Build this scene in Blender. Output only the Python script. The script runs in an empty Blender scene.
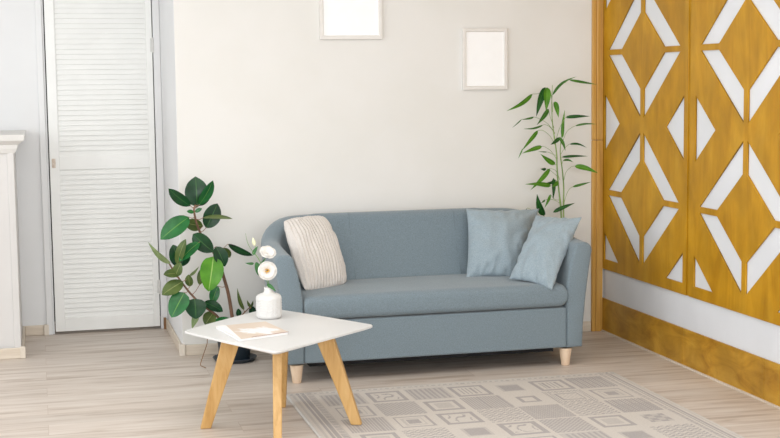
import bpy, bmesh, math, random
from mathutils import Vector, Matrix, noise
random.seed(7)
SC = bpy.context.scene
COL = SC.collection

# ------------------------------------------------------------------ camera maths
F, TH, AL, RO, H = 1376.4, .1012, .2497, -.0119, 1.5
FW = Vector((math.sin(AL)*math.cos(TH), math.cos(AL)*math.cos(TH), -math.sin(TH)))
RT = Vector((math.cos(AL), -math.sin(AL), 0)); UP = RT.cross(FW)
RT, UP = RT*math.cos(RO)+UP*math.sin(RO), UP*math.cos(RO)-RT*math.sin(RO)
CAM = Vector((0, 0, H))
def at(x, y, Y):
    """measured direction -> real point at room depth Y"""
    d = FW + RT*(x-390)/F - UP*(y-219)/F
    return CAM + d*(Y/d.y)

# ------------------------------------------------------------------ materials
def lin(c):
    return tuple((v/255/12.92 if v/255 <= .04045 else ((v/255+.055)/1.055)**2.4) for v in c)+(1,)
def new_mat(name, rough=.5, spec=.5):
    m = bpy.data.materials.new(name); m.use_nodes = True
    b = m.node_tree.nodes['Principled BSDF']
    b.inputs['Roughness'].default_value = rough
    b.inputs['Specular IOR Level'].default_value = spec
    return m, m.node_tree, b
def N(nt, t, **kw):
    n = nt.nodes.new(t)
    for k, v in kw.items(): setattr(n, k, v)
    return n
def mapped(nt, scale=(1,1,1), rot=(0,0,0), src='Object'):
    tc = N(nt, 'ShaderNodeTexCoord'); mp = N(nt, 'ShaderNodeMapping')
    mp.inputs['Scale'].default_value = scale; mp.inputs['Rotation'].default_value = rot
    nt.links.new(tc.outputs[src], mp.inputs['Vector']); return mp.outputs['Vector']
def noise_mat(name, c1, c2, scale=(5,5,5), nscale=1., detail=4, rough=.5, spec=.5, bump=0, bdist=.001, lo=.35, hi=.65, distort=0):
    m, nt, b = new_mat(name, rough, spec)
    v = mapped(nt, scale)
    n = N(nt, 'ShaderNodeTexNoise'); n.inputs['Scale'].default_value = nscale; n.inputs['Detail'].default_value = detail
    n.inputs['Distortion'].default_value = distort
    nt.links.new(v, n.inputs['Vector'])
    r = N(nt, 'ShaderNodeValToRGB'); r.color_ramp.elements[0].position = lo; r.color_ramp.elements[1].position = hi
    r.color_ramp.elements[0].color = lin(c1); r.color_ramp.elements[1].color = lin(c2)
    nt.links.new(n.outputs['Fac'], r.inputs['Fac']); nt.links.new(r.outputs['Color'], b.inputs['Base Color'])
    if bump:
        bp = N(nt, 'ShaderNodeBump'); bp.inputs['Strength'].default_value = bump; bp.inputs['Distance'].default_value = bdist
        nt.links.new(n.outputs['Fac'], bp.inputs['Height']); nt.links.new(bp.outputs['Normal'], b.inputs['Normal'])
    return m

M = {}
M['wall'] = noise_mat('beige_plaster', (227,225,220), (230,228,224), (3,3,3), rough=.9, spec=.2, bump=.15, bdist=.002)
M['white_wall'] = noise_mat('white_plaster', (228,228,228), (231,231,231), (3,3,3), rough=.9, spec=.2)
M['ceiling'] = noise_mat('ceiling_paint', (226,225,222), (230,229,226), (2,2,2), rough=.9, spec=.2)
M['white_paint'] = noise_mat('white_gloss_paint', (236,236,233), (239,239,236), (9,9,9), rough=.45)
M['mantel'] = noise_mat('mantel_white_shaded', (206,203,200), (209,206,203), (4,4,4), rough=.5)  # white paint darkened so the colour carries the surround's dimmer light
M['grey_paint'] = noise_mat('offwhite_paint', (216,214,210), (220,218,214), (9,9,9), rough=.5)
M['infill'] = noise_mat('white_infill_board', (222,224,228), (227,229,233), (4,4,4), rough=.4)
M['frame'] = noise_mat('frame_white', (226,222,217), (230,226,221), (20,20,20), rough=.5)
M['paper'] = noise_mat('bright_paper', (252,252,252), (254,254,254), (20,20,20), rough=.6)
M['dark'] = noise_mat('closet_dark_shade', (28,24,20), (40,34,30), (5,5,5), rough=.9)
M['base_oak'] = noise_mat('pale_baseboard', (206,192,174), (219,207,191), (2,2,30), rough=.55, nscale=2)
M['base_cap'] = noise_mat('baseboard_corner', (214,203,188), (222,212,198), (9,9,9), rough=.5)
M['metal'] = noise_mat('painted_hinge', (205,204,200), (214,213,209), (30,30,30), rough=.35)
M['latch'] = noise_mat('bare_wood_latch', (196,176,158), (220,208,196), (60,60,60), rough=.6)

# floor : laminate planks running along x
m, nt, b = new_mat('oak_laminate_floor', .42, .4)
tc = N(nt, 'ShaderNodeTexCoord')
br = N(nt, 'ShaderNodeTexBrick'); br.offset = .37; br.offset_frequency = 2
br.inputs['Scale'].default_value = 1; br.inputs['Mortar Size'].default_value = .0011; br.inputs['Mortar Smooth'].default_value = .3
br.inputs['Brick Width'].default_value = 1.29; br.inputs['Row Height'].default_value = .192
br.inputs['Color1'].default_value = (0,0,0,1); br.inputs['Color2'].default_value = (1,1,1,1); br.inputs['Mortar'].default_value = (.5,.5,.5,1)
br.inputs['Bias'].default_value = 0
nt.links.new(tc.outputs['Object'], br.inputs['Vector'])
mp = N(nt, 'ShaderNodeMapping'); mp.inputs['Scale'].default_value = (1.1, 13, 1); nt.links.new(tc.outputs['Object'], mp.inputs['Vector'])
addv = N(nt, 'ShaderNodeVectorMath', operation='MULTIPLY_ADD'); addv.inputs[1].default_value = (9, 5, 3)
nt.links.new(br.outputs['Color'], addv.inputs[0]); nt.links.new(mp.outputs['Vector'], addv.inputs[2])
n1 = N(nt, 'ShaderNodeTexNoise'); n1.inputs['Scale'].default_value = 1.6; n1.inputs['Detail'].default_value = 6; n1.inputs['Distortion'].default_value = .6; n1.inputs['Roughness'].default_value = .6
nt.links.new(addv.outputs[0], n1.inputs['Vector'])
r1 = N(nt, 'ShaderNodeValToRGB')
e = r1.color_ramp.elements; e[0].position = .32; e[0].color = lin((180,163,148)); e[1].position = .66; e[1].color = lin((218,208,198))
k = e.new(.47); k.color = lin((207,194,182))
nt.links.new(n1.outputs['Fac'], r1.inputs['Fac'])
mx = N(nt, 'ShaderNodeMix', data_type='RGBA', blend_type='MULTIPLY'); mx.inputs[0].default_value = 1
r2 = N(nt, 'ShaderNodeValToRGB'); r2.color_ramp.elements[0].color = (.90,.895,.89,1); r2.color_ramp.elements[1].color = (1,1,1,1)
nt.links.new(br.outputs['Color'], r2.inputs['Fac'])
nt.links.new(r1.outputs['Color'], mx.inputs[6]); nt.links.new(r2.outputs['Color'], mx.inputs[7])
mx2 = N(nt, 'ShaderNodeMix', data_type='RGBA'); mx2.inputs[7].default_value = lin((184,166,150))
nt.links.new(br.outputs['Fac'], mx2.inputs[0]); nt.links.new(mx.outputs[2], mx2.inputs[6])
nt.links.new(mx2.outputs[2], b.inputs['Base Color'])
M['floor'] = m

def wood_mat(name, c0, c1, c2, scale, nscale=1.5, rough=.4, distort=1.2, blotch=0, spec=.4):
    m, nt, b = new_mat(name, rough, spec)
    v = mapped(nt, scale)
    n = N(nt, 'ShaderNodeTexNoise'); n.inputs['Scale'].default_value = nscale; n.inputs['Detail'].default_value = 6
    n.inputs['Distortion'].default_value = distort; n.inputs['Roughness'].default_value = .62
    nt.links.new(v, n.inputs['Vector'])
    r = N(nt, 'ShaderNodeValToRGB'); e = r.color_ramp.elements
    e[0].position = .3; e[0].color = lin(c0); e[1].position = .72; e[1].color = lin(c2); q = e.new(.5); q.color = lin(c1)
    nt.links.new(n.outputs['Fac'], r.inputs['Fac'])
    out = r.outputs['Color']
    if blotch:
        v2 = mapped(nt, (3, 3, 2)); n2 = N(nt, 'ShaderNodeTexNoise'); n2.inputs['Scale'].default_value = 2.4; n2.inputs['Detail'].default_value = 5
        nt.links.new(v2, n2.inputs['Vector'])
        r2 = N(nt, 'ShaderNodeValToRGB'); r2.color_ramp.elements[0].position = .35; r2.color_ramp.elements[1].position = .65
        r2.color_ramp.elements[0].color = (1-blotch,1-blotch,1-blotch,1); r2.color_ramp.elements[1].color = (1,1,1,1)
        nt.links.new(n2.outputs['Fac'], r2.inputs['Fac'])
        mx = N(nt, 'ShaderNodeMix', data_type='RGBA', blend_type='MULTIPLY'); mx.inputs[0].default_value = 1
        nt.links.new(out, mx.inputs[6]); nt.links.new(r2.outputs['Color'], mx.inputs[7]); out = mx.outputs[2]
    nt.links.new(out, b.inputs['Base Color']); return m
M['panel'] = wood_mat('golden_stained_wood', (180,128,20), (195,143,28), (206,156,42), (3, 5, 1.1), rough=.42, blotch=.22, spec=.25)
M['panel_h'] = wood_mat('golden_stained_board', (162,112,22), (192,142,42), (212,164,62), (4, 2.2, 6), rough=.4, blotch=.25)
M['post'] = wood_mat('golden_post_wood', (184,136,58), (202,154,78), (214,170,98), (14, 14, .8), rough=.35)
M['oak'] = wood_mat('oak_table_leg', (184,140,80), (202,160,100), (212,174,118), (20, 20, 2.2), rough=.45)
M['beech'] = wood_mat('pale_beech_foot', (222,192,160), (232,206,178), (238,215,190), (12, 12, 3), rough=.4)

def fabric_mat(name, c1, c2, scale=420, rough=.95, bump=.35):
    m, nt, b = new_mat(name, rough, .15)
    v = mapped(nt, (1,1,1))
    n = N(nt, 'ShaderNodeTexNoise'); n.inputs['Scale'].default_value = scale; n.inputs['Detail'].default_value = 2
    n2 = N(nt, 'ShaderNodeTexNoise'); n2.inputs['Scale'].default_value = 210; n2.inputs['Detail'].default_value = 4
    nt.links.new(v, n.inputs['Vector']); nt.links.new(v, n2.inputs['Vector'])
    ad = N(nt, 'ShaderNodeMath', operation='ADD'); nt.links.new(n.outputs['Fac'], ad.inputs[0]); nt.links.new(n2.outputs['Fac'], ad.inputs[1])
    hf = N(nt, 'ShaderNodeMath', operation='MULTIPLY'); hf.inputs[1].default_value = .5; nt.links.new(ad.outputs[0], hf.inputs[0])
    r = N(nt, 'ShaderNodeValToRGB'); r.color_ramp.elements[0].position = .38; r.color_ramp.elements[1].position = .62
    r.color_ramp.elements[0].color = lin(c1); r.color_ramp.elements[1].color = lin(c2)
    nt.links.new(hf.outputs[0], r.inputs['Fac']); nt.links.new(r.outputs['Color'], b.inputs['Base Color'])
    bp = N(nt, 'ShaderNodeBump'); bp.inputs['Strength'].default_value = bump; bp.inputs['Distance'].default_value = .001
    nt.links.new(hf.outputs[0], bp.inputs['Height']); nt.links.new(bp.outputs['Normal'], b.inputs['Normal'])
    b.inputs['Sheen Weight'].default_value = .25; b.inputs['Sheen Roughness'].default_value = .5
    return m
M['sofa'] = fabric_mat('blue_grey_sofa_fabric', (111,124,131), (130,144,152))
M['sofa_seam'] = fabric_mat('blue_grey_seam', (104,117,124), (114,128,136))
M['blue_pillow'] = fabric_mat('pale_blue_pillow_fabric', (140,155,163), (160,174,182), 300)
M['cream_pillow'] = fabric_mat('cream_ribbed_fabric', (204,197,190), (216,209,203), 200)
M['tag'] = noise_mat('black_tag', (20,20,22), (30,30,32), rough=.6)
M['under'] = noise_mat('black_cover_shade_box', (26,26,28), (36,36,38), (20,20,20), rough=.95)
M['table_white'] = noise_mat('white_lacquer', (214,213,211), (217,216,214), (4,4,4), rough=.35, spec=.35)
M['table_edge'] = noise_mat('white_lacquer_edge', (226,222,217), (229,225,220), (4,4,4), rough=.35)
M['ceramic'] = noise_mat('white_ceramic', (214,212,209), (218,216,213), (10,10,10), rough=.45)
M['pages'] = noise_mat('page_edges', (234,232,230), (240,238,236), (3,3,300), rough=.8)
M['spine_red'] = noise_mat('dark_red_edge', (120,48,52), (140,66,66), (30,30,30), rough=.5)
M['pot'] = noise_mat('slate_pot_plastic', (42,54,64), (50,62,72), (8,8,8), rough=.4)
M['soil'] = noise_mat('potting_soil', (45,32,24), (70,52,40), (60,60,60), rough=1, bump=.6, bdist=.004)
M['bark'] = noise_mat('ficus_bark', (104,76,58), (140,106,84), (30,30,8), rough=.8, bump=.4)
M['petiole'] = noise_mat('petiole_reddish', (140,96,76), (160,122,92), (30,30,30), rough=.6)
M['culm'] = noise_mat('green_cane', (110,142,70), (150,176,104), (20,20,5), rough=.45)
M['dry'] = noise_mat('dry_brown_twig', (126,92,60), (150,116,84), (20,20,20), rough=.7)
M['petal'] = noise_mat('white_petal', (222,218,211), (228,224,218), (20,20,20), rough=.6)
M['stamen'] = noise_mat('yellow_stamen', (214,150,20), (240,190,60), (200,200,200), rough=.6)
M['bud'] = noise_mat('cream_bud', (226,226,180), (244,240,214), (30,30,30), rough=.6)
M['stem'] = noise_mat('flower_stem_green', (104,140,80), (134,166,106), (30,30,30), rough=.5)

def leaf_mat(name, c1, c2, mid, rough=.26, trans=.0):
    m, nt, b = new_mat(name, rough, .35)
    v = mapped(nt, (12,12,12)); n = N(nt, 'ShaderNodeTexNoise'); n.inputs['Scale'].default_value = 1.4; n.inputs['Detail'].default_value = 3
    nt.links.new(v, n.inputs['Vector'])
    r = N(nt, 'ShaderNodeValToRGB'); r.color_ramp.elements[0].position = .35; r.color_ramp.elements[1].position = .65
    r.color_ramp.elements[0].color = lin(c1); r.color_ramp.elements[1].color = lin(c2)
    nt.links.new(n.outputs['Fac'], r.inputs['Fac'])
    uv = N(nt, 'ShaderNodeUVMap'); sp = N(nt, 'ShaderNodeSeparateXYZ'); nt.links.new(uv.outputs[0], sp.inputs[0])
    s = N(nt, 'ShaderNodeMath', operation='SUBTRACT'); s.inputs[1].default_value = .5; nt.links.new(sp.outputs['X'], s.inputs[0])
    a = N(nt, 'ShaderNodeMath', operation='ABSOLUTE'); nt.links.new(s.outputs[0], a.inputs[0])
    mr = N(nt, 'ShaderNodeMapRange'); mr.inputs['From Min'].default_value = .008; mr.inputs['From Max'].default_value = .032
    mr.inputs['To Min'].default_value = 1; mr.inputs['To Max'].default_value = 0
    nt.links.new(a.outputs[0], mr.inputs['Value'])
    mx = N(nt, 'ShaderNodeMix', data_type='RGBA'); mx.inputs[7].default_value = lin(mid)
    nt.links.new(mr.outputs[0], mx.inputs[0]); nt.links.new(r.outputs['Color'], mx.inputs[6])
    nt.links.new(mx.outputs[2], b.inputs['Base Color'])
    if trans:
        out = nt.nodes['Material Output']; t = N(nt, 'ShaderNodeBsdfTranslucent'); ms = N(nt, 'ShaderNodeMixShader'); ms.inputs[0].default_value = trans
        nt.links.new(mx.outputs[2], t.inputs['Color']); nt.links.new(b.outputs[0], ms.inputs[1]); nt.links.new(t.outputs[0], ms.inputs[2])
        nt.links.new(ms.outputs[0], out.inputs['Surface'])
    return m
M['leaf_d'] = leaf_mat('ficus_leaf_dark', (14,50,28), (24,72,38), (60,108,52))
M['leaf_m'] = leaf_mat('ficus_leaf_green', (28,88,44), (44,112,58), (104,152,74))
M['leaf_b'] = leaf_mat('ficus_leaf_bright', (66,130,22), (94,158,38), (170,205,110), .35, .15)
M['leaf_o'] = leaf_mat('ficus_leaf_olive', (62,82,34), (86,104,48), (140,146,90), .4)
M['leaf_p'] = leaf_mat('ficus_leaf_pale_underside', (112,134,84), (136,156,106), (160,176,128), .5)
M['bam_b'] = leaf_mat('cane_leaf_bright', (66,122,24), (92,148,40), (134,182,84), .45, .25)
M['bam_m'] = leaf_mat('cane_leaf_green', (48,96,32), (72,122,46), (116,160,80), .45, .2)
M['bam_d'] = leaf_mat('cane_leaf_dark', (20,68,24), (38,92,34), (84,134,66), .45, .15)
M['eust'] = leaf_mat('flower_leaf', (44,96,50), (68,120,66), (100,146,90), .5, .1)

# ------------------------------------------------------------------ object helpers
def link(name, me, mats, parent=None, loc=None):
    o = bpy.data.objects.new(name, me); COL.objects.link(o)
    for mt in (mats if isinstance(mats, (list, tuple)) else [mats]): me.materials.append(mt)
    if parent is not None:
        o.parent = parent; o.matrix_parent_inverse = Matrix.Translation(-parent.location)
    return o
def obj(name, bm, mats, parent=None, smooth=False, bevel=0, sub=0, auto=None):
    me = bpy.data.meshes.new(name)
    bmesh.ops.recalc_face_normals(bm, faces=bm.faces)
    bm.to_mesh(me); bm.free()
    if smooth:
        for p in me.polygons: p.use_smooth = True
    o = link(name, me, mats, parent)
    if bevel:
        md = o.modifiers.new('Bevel', 'BEVEL'); md.width = bevel; md.segments = 2; md.limit_method = 'ANGLE'; md.angle_limit = math.radians(40)
    if sub:
        md = o.modifiers.new('Sub', 'SUBSURF'); md.levels = sub; md.render_levels = sub
    return o
def tag(o, label=None, cat=None, group=None, kind=None):
    if label: o['label'] = label
    if cat: o['category'] = cat
    if group: o['group'] = group
    if kind: o['kind'] = kind
    return o
def empty(name, loc):
    o = bpy.data.objects.new(name, None); COL.objects.link(o); o.location = Vector(loc); o.empty_display_size = .1
    return o
def struct(name, bm, mats, parent=None, bevel=0):
    o = obj(name, bm, mats, parent, bevel=bevel)
    if parent is None: o['kind'] = 'structure'
    return o
def box(bm, x0, x1, y0, y1, z0, z1):
    vs = [bm.verts.new((x, y, z)) for z in (z0, z1) for y in (y0, y1) for x in (x0, x1)]
    fs = [(0,2,3,1),(4,5,7,6),(0,1,5,4),(2,6,7,3),(0,4,6,2),(1,3,7,5)]
    return [bm.faces.new([vs[i] for i in f]) for f in fs]
def BX(*a):
    bm = bmesh.new(); box(bm, *a); return bm
def tube(bm, pts, r, n=8, cap=True):
    pts = [Vector(p) for p in pts]
    rs = r if isinstance(r, (list, tuple)) else [r]*len(pts)
    rings = []; prev = None
    for i, p in enumerate(pts):
        t = (pts[min(i+1, len(pts)-1)]-pts[max(i-1, 0)]).normalized()
        a = t.orthogonal().normalized() if prev is None else (prev - t*prev.dot(t)).normalized()
        prev = a; bb = t.cross(a)
        rings.append([bm.verts.new(p+(a*math.cos(2*math.pi*k/n)+bb*math.sin(2*math.pi*k/n))*rs[i]) for k in range(n)])
    for i in range(len(rings)-1):
        for k in range(n): bm.faces.new([rings[i][k], rings[i][(k+1)%n], rings[i+1][(k+1)%n], rings[i+1][k]])
    if cap: bm.faces.new(rings[0][::-1]); bm.faces.new(rings[-1])
def lathe(bm, prof, c=(0,0,0), n=48, mod=None):
    rings = []
    for i, (r, z) in enumerate(prof):
        ring = []
        for k in range(n):
            a = 2*math.pi*k/n; rr = r*(mod(a, z) if mod else 1)
            ring.append(bm.verts.new((c[0]+rr*math.cos(a), c[1]+rr*math.sin(a), c[2]+z)))
        rings.append(ring)
    for i in range(len(rings)-1):
        for k in range(n): bm.faces.new([rings[i][k], rings[i][(k+1)%n], rings[i+1][(k+1)%n], rings[i+1][k]])
    bm.faces.new(rings[0][::-1]); bm.faces.new(rings[-1])
def smooth_path(pts, k=6):
    """Catmull-Rom through points"""
    P = [Vector(p) for p in pts]; P = [P[0]*2-P[1]]+P+[P[-1]*2-P[-2]]; out = []
    for i in range(1, len(P)-2):
        for j in range(k):
            t = j/k; a, b, c, d = P[i-1], P[i], P[i+1], P[i+2]
            out.append(.5*((2*b)+(c-a)*t+(2*a-5*b+4*c-d)*t*t+(3*b-a-3*c+d)*t**3))
    out.append(P[-2]); return out

# ------------------------------------------------------------------ room shell
XR = 3.204          # face of wooden screens
XW = 3.2145          # right wall behind them
YB = 7.515          # beige wall
YN = 8.41           # recessed white wall with the door
XC = .732           # outer corner of beige wall
ZC = 2.75
LX, FY = -2.2, -1.6
struct('floor', BX(LX, XW+.1, FY, YN+.6, -.05, 0), M['floor'])
struct('wall_back', BX(XC+.001, XW, YB, YB+.12, 0, ZC), M['wall'])
struct('wall_return', BX(XC, XC+.12, YB+.004, YN, 0, ZC), M['white_wall'])
bm = bmesh.new()
box(bm, LX, .045, YN, YN+.1, 0, ZC); box(bm, .70, XC+.12, YN, YN+.1, 0, ZC); box(bm, .045, .70, YN, YN+.1, 2.13, ZC)
struct('wall_niche', bm, M['white_wall'])
struct('wall_closet', BX(-.2, .95, YN+.45, YN+.5, 0, 2.4), M['dark'])  # shade behind the door gaps is put into this panel's near-black colour
struct('wall_right', BX(XW, XW+.1, FY, YB+.12, 0, ZC), M['infill'])
struct('ceiling', BX(LX, XW+.1, FY, YN+.6, ZC, ZC+.05), M['ceiling'])
# left wall with three tall daylight windows (outside the frame)
bm = bmesh.new()
wins = [(.2, 2.2), (2.8, 4.8), (5.3, 7.1)]
ys = FY
for a, c in wins:
    box(bm, LX-.12, LX, ys, a, 0, ZC); box(bm, LX-.12, LX, a, c, 0, .6); box(bm, LX-.12, LX, a, c, 2.6, ZC); ys = c
box(bm, LX-.12, LX, ys, YN+.1, 0, ZC)
struct('wall_left', bm, M['white_wall'])

# wall behind the viewer with its wide window
bm = bmesh.new()
box(bm, LX, -1.4, FY-.12, FY, 0, ZC); box(bm, 2.6, XW+.1, FY-.12, FY, 0, ZC); box(bm, -1.4, 2.6, FY-.12, FY, 0, .8); box(bm, -1.4, 2.6, FY-.12, FY, 2.6, ZC)
struct('wall_front', bm, M['white_wall'])
# casing, jamb and door
bm = bmesh.new()
box(bm, .012, .047, YN-.022, YN+.03, 0, 2.16); box(bm, .047, .058, YN-.008, YN+.08, 0, 2.14)
box(bm, .690, XC-.001, YN-.022, YN+.03, 0, 2.16)
box(bm, .047, .690, YN-.022, YN+.03, 2.115, 2.16)
struct('trim_1', bm, M['white_wall'], bevel=.003)
dr = empty('door_1', (.37, YN, 0)); dr['kind'] = 'structure'
DL, DR, DY = .064, .684, YN-.018
bm = bmesh.new()
box(bm, DL, DL+.055, DY, DY+.03, .016, 2.1); box(bm, DR-.037, DR, DY, DY+.03, .016, 2.1)
for z0, z1 in ((.016, .098), (.987, 1.070), (2.03, 2.1)): box(bm, DL+.055, DR-.037, DY+.001, DY+.029, z0, z1)
obj('door_frame', bm, M['white_paint'], dr, bevel=.002)
for z0, z1 in ((.098, .987), (1.07, 2.03)):
    bm = bmesh.new(); n = round((z1-z0)/.0297); p = (z1-z0)/n
    for i in range(n):
        z = z0+p*(i+.5); x0, x1 = DL+.055, DR-.037
        v = [bm.verts.new((x, y, zz)) for x in (x0, x1) for y, zz in ((DY+.004, z-.016), (DY+.0115, z-.0165), (DY+.0205, z+.0148), (DY+.0140, z+.0157))]
        for q in range(4): bm.faces.new([v[q], v[(q+1)%4], v[4+(q+1)%4], v[4+q]])
    obj('louver_slats', bm, M['white_paint'], dr)
for z in (1.72, .26):
    bm = bmesh.new(); tube(bm, [(DR+.004, DY-.004, z-.045), (DR+.004, DY-.004, z+.045)], .006, 10); box(bm, DR-.012, DR+.012, DY-.002, DY, z-.04, z+.04)
    obj('hinge', bm, M['metal'], dr, smooth=False)
bm = bmesh.new()
box(bm, DL+.012, DL+.034, DY-.0025, DY+.001, 1.0, 1.055)
tube(bm, [(DL+.023, DY-.010, 1.028), (DL+.023, DY, 1.028)], .008, 12)
obj('latch', bm, M['latch'], dr, bevel=.001)

# mantelpiece
mp_ = empty('mantelpiece', (-.5, 8.0, 0)); tag(mp_, 'white mantelpiece with a projecting shelf at the left edge of the room', 'mantelpiece')
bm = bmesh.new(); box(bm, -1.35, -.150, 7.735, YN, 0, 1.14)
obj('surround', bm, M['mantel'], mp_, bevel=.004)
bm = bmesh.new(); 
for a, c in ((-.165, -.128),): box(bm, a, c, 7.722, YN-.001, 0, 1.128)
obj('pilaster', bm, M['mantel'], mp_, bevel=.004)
bm = bmesh.new()
prof = [(.0, 1.125), (.012, 1.150), (.018, 1.172), (.05, 1.195), (.056, 1.228), (.0, 1.228)]
rings = []
for d, z in prof[:-1]:
    rings.append([bm.verts.new(p) for p in ((-1.40-d, YN-.002, z), (-1.40-d, 7.722-d, z), (-.122+d, 7.722-d, z), (-.122+d, YN-.002, z))])
for i in range(len(rings)-1):
    for q in range(4): bm.faces.new([rings[i][q], rings[i][(q+1)%4], rings[i+1][(q+1)%4], rings[i+1][q]])
bm.faces.new(rings[0]); bm.faces.new(rings[-1])
obj('mantel_shelf', bm, M['grey_paint'], mp_, bevel=.002)

# baseboards
def baseb(name, x0, x1, y0, y1, mat='base_oak', h=.06):
    return struct(name, BX(x0, x1, y0, y1, 0, h), M[mat], bevel=.004)
baseb('baseboard_back', XC-.012, 3.134, YB-.014, YB)
baseb('baseboard_return', XC-.014, XC, YB-.012, YN-.03)
baseb('baseboard_niche', -.114, .011, YN-.014, YN)
baseb('baseboard_mantel', -1.4, -.128, 7.708, 7.721)
baseb('baseboard_mantel_side', -.128, -.114, 7.708, YN-.001)
struct('trim_2', BX(XC-.021, XC+.012, YB-.022, YB+.014, 0, .066), M['base_cap'], bevel=.004)
struct('trim_3', BX(-.135, -.106, 7.700, 7.728, 0, .066), M['base_cap'], bevel=.004)
struct('trim_4', BX(-.005, .024, YN-.032, YN-.001, 0, .064), M['base_cap'], bevel=.004)
struct('trim_5', BX(XC-.028, XC-.012, YN-.045, YN-.024, 0, .07), M['dry'], bevel=.002)

# ------------------------------------------------------------------ wooden geometric screens on right wall
def flat_holes(name, outer, holes, x0, depth, mat, parent):
    """board in the y-z plane with cut-outs, front face at x0, thickness towards +x"""
    cu = bpy.data.curves.new(name, 'CURVE'); cu.dimensions = '2D'; cu.fill_mode = 'BOTH'; cu.extrude = depth/2-.0008; cu.bevel_depth = .0008; cu.bevel_resolution = 0; cu.offset = -.0008
    for poly in [outer]+holes:
        s = cu.splines.new('POLY'); s.points.add(len(poly)-1); s.use_cyclic_u = True
        for i, (a, c) in enumerate(poly): s.points[i].co = (a, c, 0, 1)
    t = bpy.data.objects.new('t', cu); COL.objects.link(t)
    bpy.context.view_layer.update()
    me = bpy.data.meshes.new_from_object(t.evaluated_get(bpy.context.evaluated_depsgraph_get()))
    bpy.data.objects.remove(t); me.materials.clear()
    me.transform(Matrix(((0,0,-1,x0+depth/2),(1,0,0,0),(0,1,0,0),(0,0,0,1))))
    me.name = name
    return link(name, me, mat, parent)
Z1, TT, PP, A_, B_ = 1.6385, .0155, .8095, .458, .268
def screen(yc, y0, y1, label):
    t = empty('lattice_screen', (XR, yc, .37)); tag(t, label, 'wall screen', 'golden lattice screens on the right wall')
    holes = []
    u0 = .020
    for s in (1, -1):
        for zc, dirs in ((Z1+PP, (-1,)), (Z1, (1, -1)), (Z1-PP, (1, -1))):
            for d in dirs:
                holes.append([(yc+s*B_, zc+d*TT), (yc+s*A_, zc+d*TT), (yc+s*u0, zc+d*.365), (yc+s*u0, zc+d*.207)])
        for zc in (Z1+PP/2, Z1-PP/2):
            holes.append([(yc+s*.508, zc-.168), (yc+s*.508, zc+.168), (yc+s*.296, zc)])
        zb = Z1-1.5*PP
        holes.append([(yc+s*.508, .432), (yc+s*.508, .592), (yc+s*.305, .432)])
    outer = [(y0, .374), (y1, .374), (y1, 2.52), (y0, 2.52)]
    flat_holes('lattice_board', outer, holes, XR, .0100, M['panel'], t)
    return t
screen(6.968, 6.417, YB-.001, 'golden stained lattice screen of diamonds on the right wall, nearest the room corner')
screen(5.826, 5.252, 6.388, 'golden stained lattice screen of diamonds on the right wall, the one nearer the front')
bm = bmesh.new(); box(bm, XR+.002, XW-.001, FY, YB-.002, 2.523, ZC-.01); struct('trim_6', bm, M['panel_h'], bevel=.002)
struct('trim_8', BX(XR+.006, XW-.0005, 6.3885, 6.4165, .374, 2.52), M['panel'], bevel=.001)
# low golden board along the floor, two lengths
bm = bmesh.new()
for a, c in ((6.452, YB-.002), (5.62, 6.4505), (3.6, 5.6185)): box(bm, XR, XW-.001, a, c, .0, .198)
struct('baseboard_right', bm, M['panel_h'], bevel=.0015)
bm = bmesh.new(); box(bm, XR-.008, XR-.0005, 3.6, YB-.002, 0, .008); struct('trim_7', bm, M['base_oak'])
# corner post
pm = empty('wooden_post', (3.168, 7.49, 0)); tag(pm, 'slim golden wooden post filling the corner between beige wall and lattice screens', 'post')
for z0, z1 in ((0, 1.131), (1.133, 2.74)):
    bm = bmesh.new(); box(bm, 3.136, 3.160, 7.492, YB-.001, z0, z1); box(bm, 3.1605, 3.186, 7.486, YB-.001, z0, z1); box(bm, 3.1865, XR-.001, 7.492, YB-.001, z0, z1)
    obj('post_section', bm, M['post'], pm, bevel=.003)

# ------------------------------------------------------------------ picture frames
def picture(x0, x1, z0, z1, label):
    t = empty('picture_frame', ((x0+x1)/2, YB, z0)); tag(t, label, 'picture frame', 'white frames on the beige wall')
    w = .022; y1 = YB-.001; y0 = YB-.020
    bm = bmesh.new()
    def loop(d, y): return [bm.verts.new(p) for p in ((x0+d, y, z0+d), (x1-d, y, z0+d), (x1-d, y, z1-d), (x0+d, y, z1-d))]
    L = [loop(0, y1), loop(0, y0+.002), loop(.002, y0), loop(w-.004, y0), loop(w, y0+.006), loop(w, y1)]
    for i in range(5):
        for q in range(4): bm.faces.new([L[i][q], L[i][(q+1)%4], L[i+1][(q+1)%4], L[i+1][q]])
    obj('frame_moulding', bm, M['frame'], t)
    obj('white_print', BX(x0+w-.001, x1-w+.001, y0+.008, y1, z0+w-.001, z1-w+.001), M['paper'], t)
picture(1.527, 1.882, 1.722, 2.20, 'larger white picture frame with a blank white print, cut by the top of the photo')
picture(2.349, 2.616, 1.434, 1.782, 'smaller white picture frame with a blank white print, left of the bamboo plant')

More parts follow.
